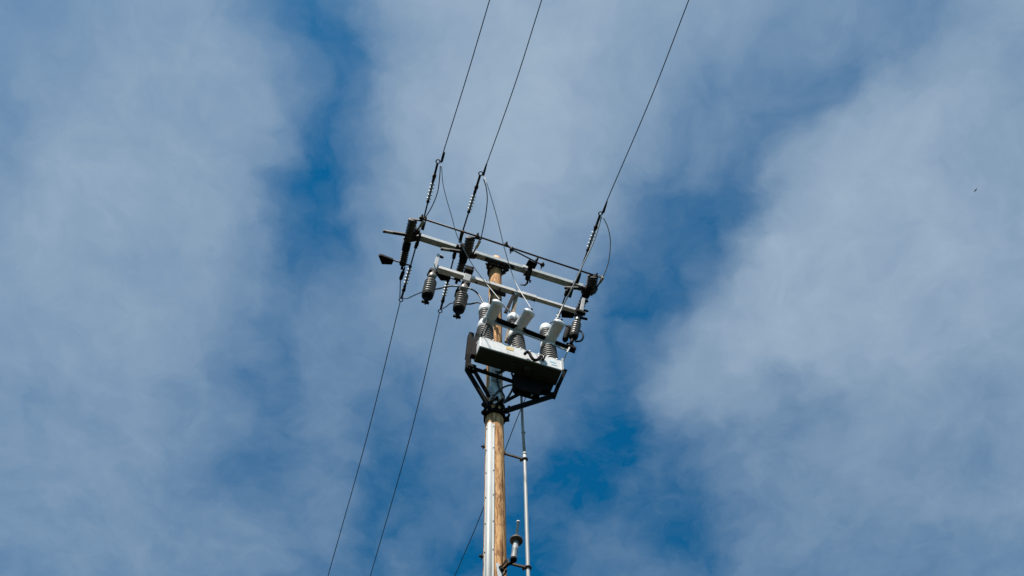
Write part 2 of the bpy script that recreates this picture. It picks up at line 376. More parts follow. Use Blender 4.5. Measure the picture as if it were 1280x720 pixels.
# ------------------------------------------------------------------ ground
bm = bmesh.new(); S = 4000; nn = 40
gv = [[bm.verts.new(((i / nn - .5) * 2 * S, (j / nn - .5) * 2 * S, 0)) for j in range(nn + 1)] for i in range(nn + 1)]
for i in range(nn):
    for j in range(nn): bm.faces.new([gv[i][j], gv[i + 1][j], gv[i + 1][j + 1], gv[i][j + 1]])
me = bpy.data.meshes.new('ground'); bm.to_mesh(me); bm.free()
M['ground'] = mat('dry_grass_ground', (.022, .027, .014), .95, 0, .5, 2.0, (.035, .028, .018), .8, .3, .1)
me.materials.append(M['ground']); g_ = bpy.data.objects.new('ground', me); col.objects.link(g_); g_['kind'] = 'structure'

# ------------------------------------------------------------------ the pole
POLE_TOP = pv(621, 326.6, 0.0)[2]
def prad(z): return .140 - (.140 - .098) * z / POLE_TOP if z > 0 else .14
pole = thing('utility_pole', O, 'tall tan wooden utility pole with long vertical cracks rising through the middle of the picture', 'utility pole')
b = MB(); nseg = 60; nr = 40; rings = []
for i in range(nseg + 1):
    z = POLE_TOP * i / nseg
    ring_ = []
    for k in range(nr):
        a = 2 * math.pi * k / nr
        rr = prad(z) * (1 + .012 * math.sin(3 * a + z * .7) + .010 * math.sin(7 * a - z * .4) + random.uniform(-.004, .004))
        ring_.append(b.bm.verts.new(O + np.array((rr * math.cos(a) + .006 * math.sin(z * .9), rr * math.sin(a), z))))
    rings.append(ring_)
for i in range(nseg):
    for k in range(nr):
        f = b.bm.faces.new([rings[i][k], rings[i][(k + 1) % nr], rings[i + 1][(k + 1) % nr], rings[i + 1][k]]); f.smooth = True
b.bm.faces.new(rings[0][::-1]); b.bm.faces.new(rings[-1])
b.build('shaft', 'wood', pole)
# half-round cable guard up the pole
ga = R(22); gd = np.array((-math.sin(ga), -math.cos(ga), 0)); gt = np.array((math.cos(ga), -math.sin(ga), 0))
def guard_mesh(z0, z1, w, dep, fl, n=14):
    q = MB(); prof = [(-fl - w, 0), (-w, 0)] + [(-w * math.cos(math.pi * k / n), dep * math.sin(math.pi * k / n)) for k in range(n + 1)] + [(w, 0), (fl + w, 0)]
    t = .004; outer = []; 
    for z in (z0, z1):
        c = O + gd * (prad(z) + .004) + np.array((0, 0, z))
        outer.append([q.bm.verts.new(c + gt * x + gd * (y + t)) for x, y in prof])
        outer.append([q.bm.verts.new(c + gt * x * .98 + gd * (y - .002)) for x, y in prof])
    a0, i0, a1, i1 = outer
    for k in range(len(prof) - 1):
        f = q.bm.faces.new([a0[k], a0[k + 1], a1[k + 1], a1[k]]); f.smooth = 2 < k < len(prof) - 3
        q.bm.faces.new([i0[k + 1], i0[k], i1[k], i1[k + 1]]); q.bm.faces.new([a1[k], a1[k + 1], i1[k + 1], i1[k]]); q.bm.faces.new([a0[k + 1], a0[k], i0[k], i0[k + 1]])
    for k in (0, -1): q.bm.faces.new([a0[k], a1[k], i1[k], i0[k]])
    return q
GT = 11.02
gzs = [0.2, 3.2, 6.2, GT]
for i in range(3):
    gp = guard_mesh(gzs[i], gzs[i + 1] - .004, .035, .045, .019).build('cable_guard', 'guard', pole)
    s_ = MB()
    z = max(gzs[i] + .12, 7.6)
    while z < gzs[i + 1]:
        for sx in (-1, 1): s_.bolt(O + gd * (prad(z) + .010) + gt * sx * .045 + np.array((0, 0, z)), gd, .006, .006)
        z += .42
    s_.build('screw', 'hardware', gp)
# upper light grey duct on the front of the pole, between the frame's arms
b = MB(); p0 = pv(617, 501, .12); p1 = pv(617, 455, .12)
uc = loc(p0)[0]
b.box(uc - .05, uc + .085, .095, .17, loc(p0)[2], loc(p1)[2] + .2, .012)
b.build('cable_duct', 'guard_grey', pole)
# bolts and steps on the left flank
for (x, y) in ((603, 558), (600.5, 695), (606, 462)):
    b = MB(); p = pv(x, y, 0.03); b.bolt(p + U * .02, -U, .014, .035); b.hexa(p + U * .015, U * .004, V * .022, (0, 0, .022)); b.build('bolt', 'hardware', pole)
# rusty cap spike at the top
b = MB(); p = G(.03, .03, POLE_TOP); b.tube([p - np.array((0, 0, .05)), p + np.array((0, 0, .10))], .012); b.build('spike', 'rod', pole)
# black earth wire down the front, between the arms
b = MB(); b.tube(curve([pv(617.5, 352, .115), pv(614, 364, .118), pv(611.5, 378, .116), pv(611, 395, .10)]), .011, 6); b.build('earth_wire', 'cable', pole)

# ------------------------------------------------------------------ upper crossarm
ZA = 15.44                                   # underside of upper arm
def arm(name, u0, u1, v0, v1, z0, z1, m, label): 
    t = thing(name, G((u0 + u1) / 2, (v0 + v1) / 2, z0), label, 'crossarm'); return t
ua = arm('crossarm', -1.33, 1.42, .12, .21, ZA, ZA + .12, 'galv', 'long pale grey steel crossarm across the very top of the wooden pole')
b = MB(); b.box(-1.36, 1.44, .118, .212, ZA, ZA + .10, .005); b.build('beam', 'galv', ua)
b = MB(); b.box(-.16, .20, .085, .1115, ZA - .03, ZA + .15); b.box(-.22, .26, .135, .195, ZA - .022, ZA - .003); b.build('mounting_plate', 'hardware', ua, .003)
for u in (-.17, -.08, .0, .1, .2):
    b = MB(); b.bolt(G(u, .165, ZA - .022), (0, 0, -1), .013, .035); b.build('bolt', 'hardware', ua)
# pole band with lit shiny plate under the arm
z = pv(618, 333, .1)[2]
b = MB()
pts = [O + np.array((0, 0, z)) + (prad(z) + .010) * np.array((math.cos(a), math.sin(a), 0)) for a in np.linspace(0, 2 * math.pi, 33)]
b.tube(pts, .018, 6)
for s in (-1, 1): b.bar(G(s * .10, .02, z), G(s * .15, .07, z), .05, .06); b.bolt(G(s * .155, .075, z), s * U + V, .016, .05); b.bolt(G(s * .12, .11, z - .03), V, .014, .05)
b.build('pole_band', 'hardware', ua)
b = MB(); b.box(-.055, .045, .106, .125, z + .06, z + .15, .004); b.build('bright_plate', 'white', ua)

# ------------------------------------------------------------------ lower crossarm
ZB = 14.50
la = thing('crossarm', G(.15, .17, ZB), 'narrower bright aluminium crossarm below the grey one, carrying the surge arresters', 'crossarm')
a0 = loc(pv(547, 331, .21))[0]; a1 = loc(pv(723, 385, .21))[0]; am = loc(pv(671, 371, .21))[0]
b = MB(); b.box(a0, am, .135, .21, ZB + .01, ZB + .095, .005); b.build('beam', 'galv_light', la)
b = MB(); b.box(am + .001, a1, .142, .202, ZB + .02, ZB + .085, .004); b.build('beam_end', 'galv_light', la)
for u in (-.35, .02, .36, am - .03):
    b = MB(); b.bolt(G(u, .17, ZB + .01), (0, 0, -1), .014, .05); b.build('bolt', 'hardware', la)
b = MB(); b.box(-.12, .13, .095, .134, ZB - .05, ZB + .09); b.build('mounting_plate', 'hardware', la, .003)
# braces back to the pole
b = MB(); b.bar(pv(646, 367, .12), pv(633, 428, .10), .035, .055, V); b.build('brace', 'brace_wood', la, .004)
b = MB(); b.bar(pv(643, 367, .17), pv(632, 391, .15), .025, .05, V); b.build('strut', 'frame', la, .003)
b = MB(); b.bar(pv(641, 365, .16), pv(645, 370, .16), .06, .05, V); b.bolt(pv(634, 425, .12), V, .02, .05); b.build('brace_bracket', 'galv', la, .003)

# ------------------------------------------------------------------ disconnect switches
def unit(a, b): return nrm(np.array(b) - np.array(a))
SW = [
 dict(up=((510, 301), (516, 275.5)), low=((509, 303), (503.5, 330)), bar=((480, 289), (517, 295)), pad=[(473, 318.5), (476, 318), (491, 323.5), (492, 326), (490, 330), (477.5, 329.5)],
      prod=((491, 325), (513, 332)), lug=((519, 291), (530, 276)), w=(.075, .064), lab='leftmost dark ribbed disconnect switch hanging at the left end of the upper crossarm', base=((505, 300), (524, 297))),
 dict(up=((583, 320), (588, 298)), low=((582, 315), (572, 348)), bar=((552, 311), (585, 316)), pad=[(545, 342), (548, 340.5), (562, 344.5), (563.5, 347), (562, 350.5), (551, 350)],
      prod=((562, 347), (576, 352)), lug=((590, 319), (600, 301)), w=(.080, .066), lab='middle dark ribbed disconnect switch under the upper crossarm just left of the pole top', base=((574, 318), (594, 320))),
 dict(up=((738, 366), (741, 346)), low=((737, 358), (722, 392)), bar=((706.5, 359.5), (741, 361)), pad=[(701, 387), (704, 386.5), (717, 390.5), (718.5, 393), (716, 397), (702, 396)],
      prod=((716, 394), (726, 397)), lug=((745.5, 360), (754, 346.5)), w=(.092, .066), lab='rightmost dark ribbed disconnect switch at the right end of the upper crossarm', base=((727, 361), (745, 362))),
]
ZS = ZA - .10
for s in SW:
    A, B = pz(*s['up'][0], ZS), pz(*s['up'][1], ZS + .02); C_, D_ = pz(*s['low'][0], ZS - .02), pz(*s['low'][1], ZS - .10)
    t = thing('disconnect_switch', A, s['lab'], 'disconnect switch', 'disconnect switches on the upper crossarm')
    ax = unit(C_, D_); ax2 = unit(A, B)
    b = MB(); b.sheds(A, B, 7, s['w'][0] * .84, s['w'][0]); b.build('upper_insulator', 'black_shed', t)
    m_ = C_ + (D_ - C_) * .42
    b = MB(); b.lathe(C_, m_, [(0, s['w'][1]), (.9, s['w'][1] * .95), (1, s['w'][1] * .8)]); b.build('housing', 'frame', t)
    b = MB(); b.sheds(m_, D_ - ax * .03, 5, s['w'][1] * .80, s['w'][1]); b.build('lower_insulator', 'black_shed', t)
    b = MB(); b.lathe(D_ - ax * .03, D_ + ax * .03, [(0, .05), (.7, .055), (1, .04)]); b.hexa(D_ + ax * .05, ax * .035, U * .02, (0, 0, .02)); b.build('end_fitting', 'frame', t)
    b = MB(); p, q = pz(*s['bar'][0], ZS - .03), pz(*s['bar'][1], ZS - .03); b.bar(p, q, .045, .04, V); b.bolt(p, (0, 0, -1), .02, .04); b.build('switch_blade', 'hardware', t, .004)
    b = MB(); p, q = pz(*s['bar'][0], ZS - .055), pz(*s['bar'][1], ZS - .055); b.bar(p + (q - p) * .05 , p + (q - p) * .3, .03, .006, V); b.build('contact', 'galv', t)
    b = MB(); b.bar(pz(*s['base'][0], ZS - .02), pz(*s['base'][1], ZS - .02), .09, .05, V); b.bar(pz(*s['base'][1], ZS), pz(*s['base'][1], ZA - .002), .06, .05, V); b.build('base', 'hardware', t, .004)
    # arcing chamber on its rod
    zp = loc(D_)[2] - .02
    b = MB(); b.plate([pz(x, y, zp) for x, y in s['pad']], (0, 0, .07)); pd = b.build('arc_chute', 'frame', t, .01)
    b = MB(); b.tube([pz(*s['prod'][0], zp), pz(*s['prod'][1], zp)], .013); b.build('chute_arm', 'rod', t)
    # top yoke towards operating rod
    b = MB(); E1 = B + ax2 * .02
    b.lathe(B - ax2 * .005, E1, [(0, s['w'][0] * .9), (.8, s['w'][0] * .9), (1, s['w'][0] * .6)])
    b.bar(E1, E1 + U * .13 + V * .02, .02, .05, V); b.bar(E1 + U * .13 + V * .02, E1 + U * .17 + V * .035, .035, .05, V); b.build('top_yoke', 'hardware', t, .003)
    # terminal lug
    b = MB(); p, q = pz(*s['lug'][0], ZS - .03), pz(*s['lug'][1], ZS - .03); b.tube([A + (p - A) * .4, p, p + (q - p) * .55], .013, 8); b.build('terminal_rod', 'hardware', t)
    b = MB(); b.bar(p + (q - p) * .5, q, .042, .04, U); b.bolt(p + (q - p) * .75, (0, 0, -1), .012, .025); b.build('terminal_lug', 'guard', t, .004)

# operating rod joining the three switches
ZR = ZS + .04
rod = thing('operating_rod', pz(527, 273, ZR), 'long thin rusty brown rod running parallel in front of the upper crossarm between the switches', 'rod')
b = MB(); b.tube([pz(524, 272, ZR), pz(600, 296.5, ZR), pz(680, 323.5, ZR), pz(747, 345.5, ZR)], .0155, 8); b.build('rod', 'rod', rod)
for (x, y) in ((527, 272), (596.5, 295), (745, 345), (632.5, 306)):
    b = MB(); c = pz(x, y, ZR); b.hexa(c, U * .028, V * .022, (0, 0, .035)); b.bolt(c, V, .014, .06); b.build('clamp', 'hardware', rod, .003)
b = MB(); b.tube([pz(634, 306, ZR - .03), pz(640, 312, ZR - .03), pz(678, 331.5, ZR - .05)], .012, 8); b.build('link_rod', 'rod', rod)
for (x, y) in ((639.5, 312), (678, 331)):
    b = MB(); c = pz(x, y, ZR - .04); b.lathe(c - U * .03, c + U * .03, [(0, .028), (.5, .036), (1, .028)], 10); b.bolt(c, -V, .012, .07); b.bolt(c, V, .012, .05); b.build('rod_end', 'hardware', rod)

for (c0_, c1_, w_, h_) in (((728, 362), (739, 366), .12, .07), ((515, 287), (524, 291), .10, .09), ((575, 307), (586, 311), .10, .07)):
    b = MB(); p, q = pz(*c0_, ZA + .02), pz(*c1_, ZA + .02); b.bar(p, q, w_, h_, V); b.build('end_clamp', 'hardware', ua, .006)
    for s_ in (p, q): b = MB(); b.bolt(s_ - np.array((0, 0, h_ / 2)), (0, 0, -1), .016, .06); b.build('bolt', 'hardware', ua)
b = MB(); b.bar(pz(718, 352, ZA + .06), pz(712, 372, ZA - .06), .04, .05, U); b.build('strap', 'hardware', ua, .004)

# crank mechanism under the arm, right of pole
ck = thing('switch_crank', pz(660, 335, ZA - .05), 'black crank mechanism clamped under the upper crossarm to the right of the pole', 'switch mechanism')
b = MB(); b.bar(pz(664, 330, ZA - .03), pz(659, 350, ZA - .08), .07, .09, U); b.bar(pz(659, 328, ZA - .02), pz(670, 333, ZA - .02), .11, .035, V); b.build('housing', 'frame', ck, .008)
b = MB(); b.bar(pz(656, 340, ZA - .12), pz(662, 343, ZA - .12), .1, .06, V)
b.bolt(pz(657, 339, ZA - .1), -V, .02, .08); b.bolt(pz(663, 351, ZA - .1), -V, .014, .04); b.build('gear', 'hardware', ck, .004)
b = MB(); b.tube([pz(660, 349, ZA - .1), pz(659, 354, ZA - .1), pz(656, 356.5, ZA - .12), pz(650, 356, ZA - .12)], [.018, .016, .016, .007]); b.build('crank_arm', 'hardware', ck)
b = MB()
for x, y in ((661, 328), (671, 326), (669, 331)): b.bolt(pz(x, y, ZA + .04), V, .016, .06)
b.tube([pz(668, 334, ZA + .03), pz(670.5, 324, ZA + .03)], .015, 6); b.build('bolt', 'hardware', ck)
b = MB(); b.box(.40, .50, .213, .222, ZA + .02, ZA + .10); b.build('bright_plate', 'galv_light', ck)

# ------------------------------------------------------------------ strain insulators and lines
ZL = 15.48
def strain(A, B, f0, f1, fc, label, side, eye=1):
    t = thing('strain_insulator', A, label, 'strain insulator', 'strain insulators holding the lines')
    d = unit(A, B); L = np.linalg.norm(B - A); P_ = lambda f: A + (B - A) * f
    b = MB(); b.tube([P_(0), P_(f0 - .03)], .0125, 8); b.build('link_rod', 'hardware', t)
    b = MB(); b.hexa(P_(0), d * .055, np.cross(d, (0, 0, 1)) * .026, (0, 0, .03)); b.bolt(P_(0) + d * .03, (0, 0, -1), .013, .045); b.build('clevis', 'hardware', t, .004)
    b = MB(); b.lathe(P_(f0 - .05), P_(f0), [(0, .016), (.3, .026), (.8, .026), (1, .018)], 12); b.lathe(P_(f1), P_(fc + .03), [(0, .018), (.3, .024), (1, .018)], 12); b.build('end_fitting', 'hardware', t)
    b = MB(); b.tube([P_(f0), P_(f1)], .017, 10); b.build('core', 'black_shed', t)
    n = 5; s0 = f0 + .02; 
    for k in range(n):
        f = f0 + (f1 - f0) * (k + .5) / n
        b = MB(); b.lathe(P_(f) - d * .010, P_(f) + d * .012, [(0, .0185), (.35, .039), (.6, .040), (1, .0185)], 16); b.build('shed', 'galv', t)
    b = MB(); b.bar(P_(fc), P_(.985), .034, .045, np.cross(d, (0, 0, 1))); b.hexa(P_(fc), d * .025, np.cross(d, (0, 0, 1)) * .028, (0, 0, .03))
    b.bolt(P_(fc + .05), (0, 0, -1), .014, .05); b.bolt(P_(.9), (0, 0, -1), .014, .05)
    b.build('dead_end_clamp', 'hardware', t, .006)
    b = MB(); b.ring(P_(1.0) + d * .015, (0, 0, 1), .030, .009); b.build('eye', 'hardware', t)
    return t
near = [((529, 276), (547.2, 203), .36, .66, .77, 'left strain insulator with pale sheds above the left end of the upper crossarm'),
        ((577.5, 292), (600.5, 218), .40, .66, .79, 'middle strain insulator with pale sheds pulled up above the upper crossarm left of the pole'),
        ((723, 346), (750.3, 268), .46, .74, .80, 'right strain insulator with pale sheds above the right end of the upper crossarm')]
for a_, b_, f0, f1, fc, lab in near: strain(pz(*a_, ZL), pz(*b_, ZL + .02), f0, f1, fc, lab, 1)
far = [((520.5, 306), (501.5, 374), .42, .72, .82, 'left strain insulator with pale sheds hanging below the left end of the crossarms'),
       ((568, 319), (550.5, 388), .48, .74, .82, 'middle strain insulator with pale sheds hanging below between the two left arresters'),
       ((708, 366), (683, 440), .36, .60, .76, 'right strain insulator partly hidden behind the rightmost recloser bushing')]
for a_, b_, f0, f1, fc, lab in far: strain(pz(*a_, ZL - .03), pz(*b_, ZL - .03), f0, f1, fc, lab, -1)
# links from arm to insulators
for k, (x0, y0, x1, y1) in enumerate(((532, 271, 528, 287), (578, 288, 575, 303), (725, 341, 721, 354), (525, 291, 521, 307), (573, 306, 567, 320), (716, 354, 708, 368))):
    b = MB(); b.bar(pz(x0, y0, ZL - .03), pz(x1, y1, ZL - .03), .05, .045, U)
    b.build('strap', 'hardware', ua, .004)

def line(points, label, ext, group, r=.0075, sag=0.0):
    pts = [np.array(p, float) for p in points]
    d = unit(pts[-2], pts[-1]); e = pts[-1] + d * ext
    pp = curve(pts, 12)
    for k in range(1, 25):
        f = k / 24; q = pts[-1] + d * ext * f; q[2] += -sag * 4 * f * (1 - f) * .5; pp.append(q)
    b = MB(); b.org = pts[0]; b.tube(pp, r, 6); o = b.build('power_line', 'line'); tag(o, label, 'power line', group)
    return o
g1 = 'overhead lines rising to the top of the picture'; g2 = 'overhead lines falling to the bottom of the picture'
line([pz(551.6, 204, ZL), pz(554, 191, ZL), pz(583.5, 96, ZL - .05), pz(612, 0, ZL - .10)], 'leftmost thin dark line rising from the crossarm to the top of the picture', 30, g1, sag=.8)
line([pz(603.5, 220, ZL), pz(608, 206, ZL), pz(644.5, 103, ZL - .05), pz(677, 0, ZL - .10)], 'middle thin dark line rising from the crossarm to the top of the picture', 30, g1, sag=.8)
line([pz(753, 268, ZL), pz(757, 255, ZL), pz(813, 124, ZL - .05), pz(861, 0, ZL - .10)], 'rightmost thin dark line rising from the crossarm to the top of the picture', 30, g1, sag=.8)
for (x0, y0, x1, y1) in ((552, 202, 556, 190), (604, 219, 608.5, 204), (754, 266, 759, 251)):   # preformed grips
    b = MB(); b.org = pz(x0, y0, ZL); b.tube([pz(x0, y0, ZL), pz((x0 + x1) / 2, (y0 + y1) / 2, ZL), pz(x1, y1, ZL)], [.020, .017, .010], 8)
    o = b.build('wire_grip', 'hardware'); tag(o, {552: 'dark wire grip on the leftmost rising line just above its insulator', 604: 'dark wire grip on the middle rising line just above its insulator', 754: 'dark wire grip on the rightmost rising line just above its insulator'}[x0], 'wire grip', 'wire grips on the rising lines')
line([pz(500.5, 376, ZL - .03), pz(459, 545, ZL - .12), pz(410, 720, ZL - .2)], 'leftmost thin dark line running down to the bottom edge left of the pole', 30, g2, sag=.8)
line([pz(549.5, 390, ZL - .03), pz(512, 548, ZL - .12), pz(463, 720, ZL - .2)], 'second thin dark line running down to the bottom edge, nearer the pole', 30, g2, sag=.8)
line([pz(683, 440, ZL - .03), pz(648, 519, ZL - .08), pz(602, 641, ZL - .14), pz(568, 721, ZL - .2)], 'thin dark line passing behind the wooden pole down to the bottom edge', 30, g2, sag=.8)

# ------------------------------------------------------------------ recloser
VB0, VB1 = .275, .52
zb = pv(650, 448, VB1)[2]; zt = pv(650, 436, VB1)[2]
ub0 = loc(pv(599.5, 432.5, VB1))[0]; ub1 = loc(pv(703.5, 464, VB1))[0]
zb = (pv(599, 432, VB1)[2] + pv(703, 464, VB1)[2]) / 2; zt = zb + .235
rec = thing('recloser', G((ub0 + ub1) / 2, (VB0 + VB1) / 2, zb), 'white recloser tank with three pairs of bushings mounted on the front of the pole', 'recloser')
b = MB(); b.box(ub0, ub1, VB0, VB1, zb + .012, zt, .009); tank = b.build('tank', 'white', rec)
b = MB(); b.box(ub0 + .012, ub1 - .012, VB0 + .01, VB1 - .012, zb - .004, zb + .0125); b.build('bottom_plate', 'under', tank)  # dark sheet under the white tank, its colour carries the underside's shade
b = MB(); b.box(ub0 + .004, ub1 - .004, VB0 + .004, VB1 - .003, zt + .0005, zt + .014, .003); 
b.build('lid', 'white', rec)
# lid screws / lifting lugs along the front edge
for k in range(9):
    u = ub0 + .06 + k * (ub1 - ub0 - .12) / 8
    b = MB(); b.bolt(G(u, VB1 - .01, zt + .014), (0, 0, 1), .013, .03); b.build('lid_bolt', 'white', rec)
# labels on the front: thin plates
def fplate(x0, y0, x1, y1, m, name, proud=.004):
    p, q = loc(pv(x0, y0, VB1)), loc(pv(x1, y1, VB1)); zz = zb + .235 / 2
    b = MB(); b.box(min(p[0], q[0]), max(p[0], q[0]), VB1 + .0005, VB1 + proud, min(p[2], q[2]), max(p[2], q[2])); return b.build(name, m, rec)
p = loc(pv(632.5, 435, VB1)); q = loc(pv(642, 438, VB1)); b = MB(); b.box(p[0], q[0], VB1 + .0005, VB1 + .004, zb + .125, zb + .20); b.build('label', 'label_yellow', rec)
p = loc(pv(687, 452, VB1)); q = loc(pv(695, 452, VB1)); b = MB(); b.box(p[0], q[0], VB1 + .0005, VB1 + .003, zb + .13, zb + .165); b.box(p[0] + .02, q[0] + .01, VB1 + .0005, VB1 + .003, zb + .07, zb + .10); b.build('sticker', 'label_blue', rec)
uu_ = loc(pv(642, 442, VB1))[0]; b = MB(); b.box(uu_, uu_ + .005, VB1 + .0005, VB1 + .003, zb + .02, zt - .01); b.build('seam', 'grey_poly', rec)
# operating handle on the front
b = MB(); b.tube(curve([pv(656, 442.5, VB1 + .05), pv(658.5, 440, VB1 + .05), pv(661.5, 441.5, VB1 + .05), pv(664, 446, VB1 + .05), pv(667, 449.5, VB1 + .05), pv(671, 450, VB1 + .05), pv(674.5, 447, VB1 + .05)], 6), .020, 8)
b.tube([pv(667, 449, VB1 + .05), pv(667, 449, VB1)], .014, 6); b.build('handle', 'frame', rec)
b = MB(); b.ring(pv(676.5, 446, VB1 + .03), V, .036, .010); b.build('pull_ring', 'white_poly', rec)
b = MB(); b.lathe(pv(676.5, 446, VB1), pv(676.5, 446, VB1 + .045), [(0, .026), (1, .022)], 10); b.build('shaft', 'rust', rec)
b = MB(); b.bar(pv(679, 450, VB1 + .03), pv(681, 446, VB1 + .03), .03, .025, V); b.bolt(pv(673, 450, VB1 + .03), V, .012, .03); b.build('bracket', 'frame', rec)
# mechanism box under the tank at right
b = MB(); u0_, u1_ = .165, .56
poly = [(.16, zb - .003), (.70, zb - .003), (.66, zb - .12), (.52, zb - .20), (.50, zb - .34), (.20, zb - .34), (.17, zb - .30)]
b.plate([G(u, .24, z) for u, z in poly], V * .10); b.build('mechanism_housing', 'frame', rec, .01)
b = MB(); b.lathe(G(.30, .40, zb - .06), G(.30, .40, zb - .002), [(0, .045), (.8, .045), (1, .06)], 18); b.lathe(G(.10, .40, zb - .04), G(.10, .40, zb - .002), [(0, .03), (1, .03)], 18); b.build('drain_boss', 'under', rec)

# bushings: upright column with cap, and an outward-pointing one
MOD = [dict(b=(606.5, 428), t=(606.5, 383), h=((610.5, 402), (624, 376.5)), sl=-.0), dict(b=(648, 440), t=(641, 395), h=((647.5, 411), (663.5, 388.5)), sl=0), dict(b=(687, 451), t=(682, 408), h=((687.5, 424), (701, 401.5)), sl=0)]
VM = .385
names = ['left', 'middle', 'right']
caps = []
for k, m_ in enumerate(MOD):
    ub = loc(pv(*m_['b'], VM))[0]; base = G(ub, VM, zt + .010); top = pv(*m_['t'], VM)
    L = np.linalg.norm(top - base); P_ = lambda f: base + (top - base) * f
    lab = ['left pair of the recloser bushings, in front of the pole', 'middle pair of the recloser bushings', 'right pair of the recloser bushings'][k]
    b = MB(); b.lathe(P_(0), P_(.04), [(0, .125), (.7, .125), (1, .11)], 28); 
    bz = b.build('bushing', 'grey_poly', rec); bz['label'] = lab
    b = MB(); b.sheds(P_(.03), P_(.40), 8, .094, .113, 32); b.build('lower_insulator', 'shed_grey', bz)
    b = MB(); b.lathe(P_(.39), P_(.60), [(0, .085), (.08, .106), (.35, .108), (.6, .100), (.9, .085), (1, .070)], 28); b.build('collar', 'white_poly', bz)
    b = MB(); b.sheds(P_(.59), P_(.84), 5, .062, .084, 24); b.build('upper_insulator', 'shed_grey', bz)
    b = MB(); b.lathe(P_(.82), P_(1.0), [(0, .086), (.08, .094), (.5, .092), (.78, .082), (.93, .056), (1, .012)], 24); b.build('cap', 'white_poly', bz)
    caps.append(P_(1.0))
    hs = pv(*m_['h'][0], VM + .10); he = pz(*m_['h'][1], loc(hs)[2] + .10); hd = unit(hs, he)
    mid = P_(.50)
    b = MB(); b.tube(curve([mid, (mid + hs) / 2 + np.array((0, 0, -.01)), hs, hs + (he - hs) * .15], 5), [.082] * 16, 20); b.build('elbow', 'grey_poly', bz)
    b = MB(); b.lathe(hs, he, [(0, .084), (.05, .084), (.09, .079), (.84, .078), (.85, .084), (.90, .083), (.96, .068), (1.0, .03)], 24); hb = b.build('outer_bushing', 'grey_poly', bz)
    b = MB(); b.lathe(hs + (he - hs) * .85, he + hd * .012, [(0, .0875), (.35, .086), (.7, .070), (.9, .045), (1.0, .022)], 24); b.build('end_cap', 'white_poly', hb)
    b = MB(); b.lathe(he, he + hd * .035, [(0, .016), (1, .012)], 8); b.build('terminal', 'frame', hb)
    m_['he'] = he + hd * .02; m_['hd'] = hd

# black angle-iron carrying bar in front of the outer bushings
ZG = loc(pv(612, 397, VM + .10))[2] - .10
bar_t = thing('support_bar', pz(609, 394, ZG), 'black angle iron bar with a bright lower edge crossing in front of the recloser bushings', 'support bar')
e0, e1 = pz(609, 394.5, ZG), pz(713, 435.5, ZG); e0[2] = e1[2] = ZG
du = unit(e0, e1); 
b = MB(); b.bar(e0, e1, .050, .006, (0, 0, 1)); pv_ = np.cross(du, (0, 0, 1)); b.bar(e0 - pv_ * .0 + np.array((0, 0, -.0)), e1, .006, .006, (0, 0, 1)); b.build('upright_flange', 'frame', bar_t)
b = MB(); q0 = pz(610, 396, ZG); 
b.bar(e0 + np.array((0, 0, -.026)) + V * .0, e1 + np.array((0, 0, -.026)), .088, .006, V); b.build('flat_flange', 'frame', bar_t)
b = MB(); s0, s1 = pz(612, 401.5, ZG - .10), pz(711, 438.2, ZG - .10); s0[2] = s1[2] = ZG - .10; b.bar(s0, s1, .012, .034, V); b.build('bright_strip', 'guard', bar_t)
for f in (.11, .44, .77, .97):
    c = e0 + (e1 - e0) * f; b = MB(); b.bolt(c + np.array((0, 0, -.03)), (0, 0, -1), .015, .04); b.bolt(c + V * .02, V, .015, .03); b.build('bolt', 'rod', bar_t)
b = MB(); b.tube([pz(610, 397, ZG - .03), pv(600, 424, VB1 - .02)], .009, 6); b.build('stay_rod', 'hardware', bar_t)
b = MB(); b.tube([pz(712, 434, ZG - .03), pv(702.5, 454, VB1 - .0)], .011, 6); b.bar(pv(702.5, 449, VB1 + .01), pv(703.5, 463, VB1 + .01), .03, .02, V); b.build('stay_rod', 'galv', bar_t)
b = MB(); c = e1; b.bar(c - du * .02, c + du * .07, .08, .06, V); b.bolt(c + du * .05, (0, 0, -1), .018, .08); b.build('end_clamp', 'frame', bar_t, .004)

# ------------------------------------------------------------------ mounting frame of the recloser
fr = thing('mounting_frame', G(0, .15, 11.3), 'black perforated steel frame holding the white recloser tank to the pole', 'mounting frame')
VF = .24
def fbar(name, a, b_, w, h, side=None, holes=0):
    q = MB(); q.bar(a, b_, w, h, side); o = q.build(name, 'frame', fr, .003)
    if holes:
        q = MB()
        for k in range(holes):
            c = a + (b_ - a) * (k + .5) / holes; vw = nrm(C0 - c); q.lathe(c - vw * .0, c + vw * (max(w, h) * .5 + .004), [(0, .007), (1, .007)], 8)
        q.build('hole_plug', 'galv', o)
    return o
LT, LM, LB = pv(588, 420, VF), pv(584.5, 450, VF), pv(583.5, 462, VF)
zf = lambda p: loc(p)[2]
fbar('side_plate', pv(588.5, 419, VF + .02), pv(585.5, 447, VF + .02), .095, .07, V, 4)
fbar('side_plate', pv(597, 418, VF + .12), pv(591, 446, VF + .12), .07, .06, V, 3)
fbar('side_plate', pv(586, 445, VF + .04), pv(584.5, 462, VF + .0), .07, .06, V, 3)
fbar('diagonal_arm', LB, pv(612, 510, .13), .045, .045, V, 3)
fbar('diagonal_arm', pv(591, 460, VF + .02), pv(611.5, 496, .13), .035, .04, V, 2)
fbar('knuckle', pv(584, 459, VF + .03), pv(594, 462, VF + .03), .10, .06, V, 2)
fbar('cross_bar', pv(593, 461, VF), pv(647, 479, VF), .035, .045, V, 0)
fbar('side_plate', pv(706.5, 463, VF + .16), pv(697, 484, VF + .08), .05, .05, V, 0)
fbar('side_plate', pv(698, 481, VF + .08), pv(692, 497, VF + .02), .055, .05, V, 2)
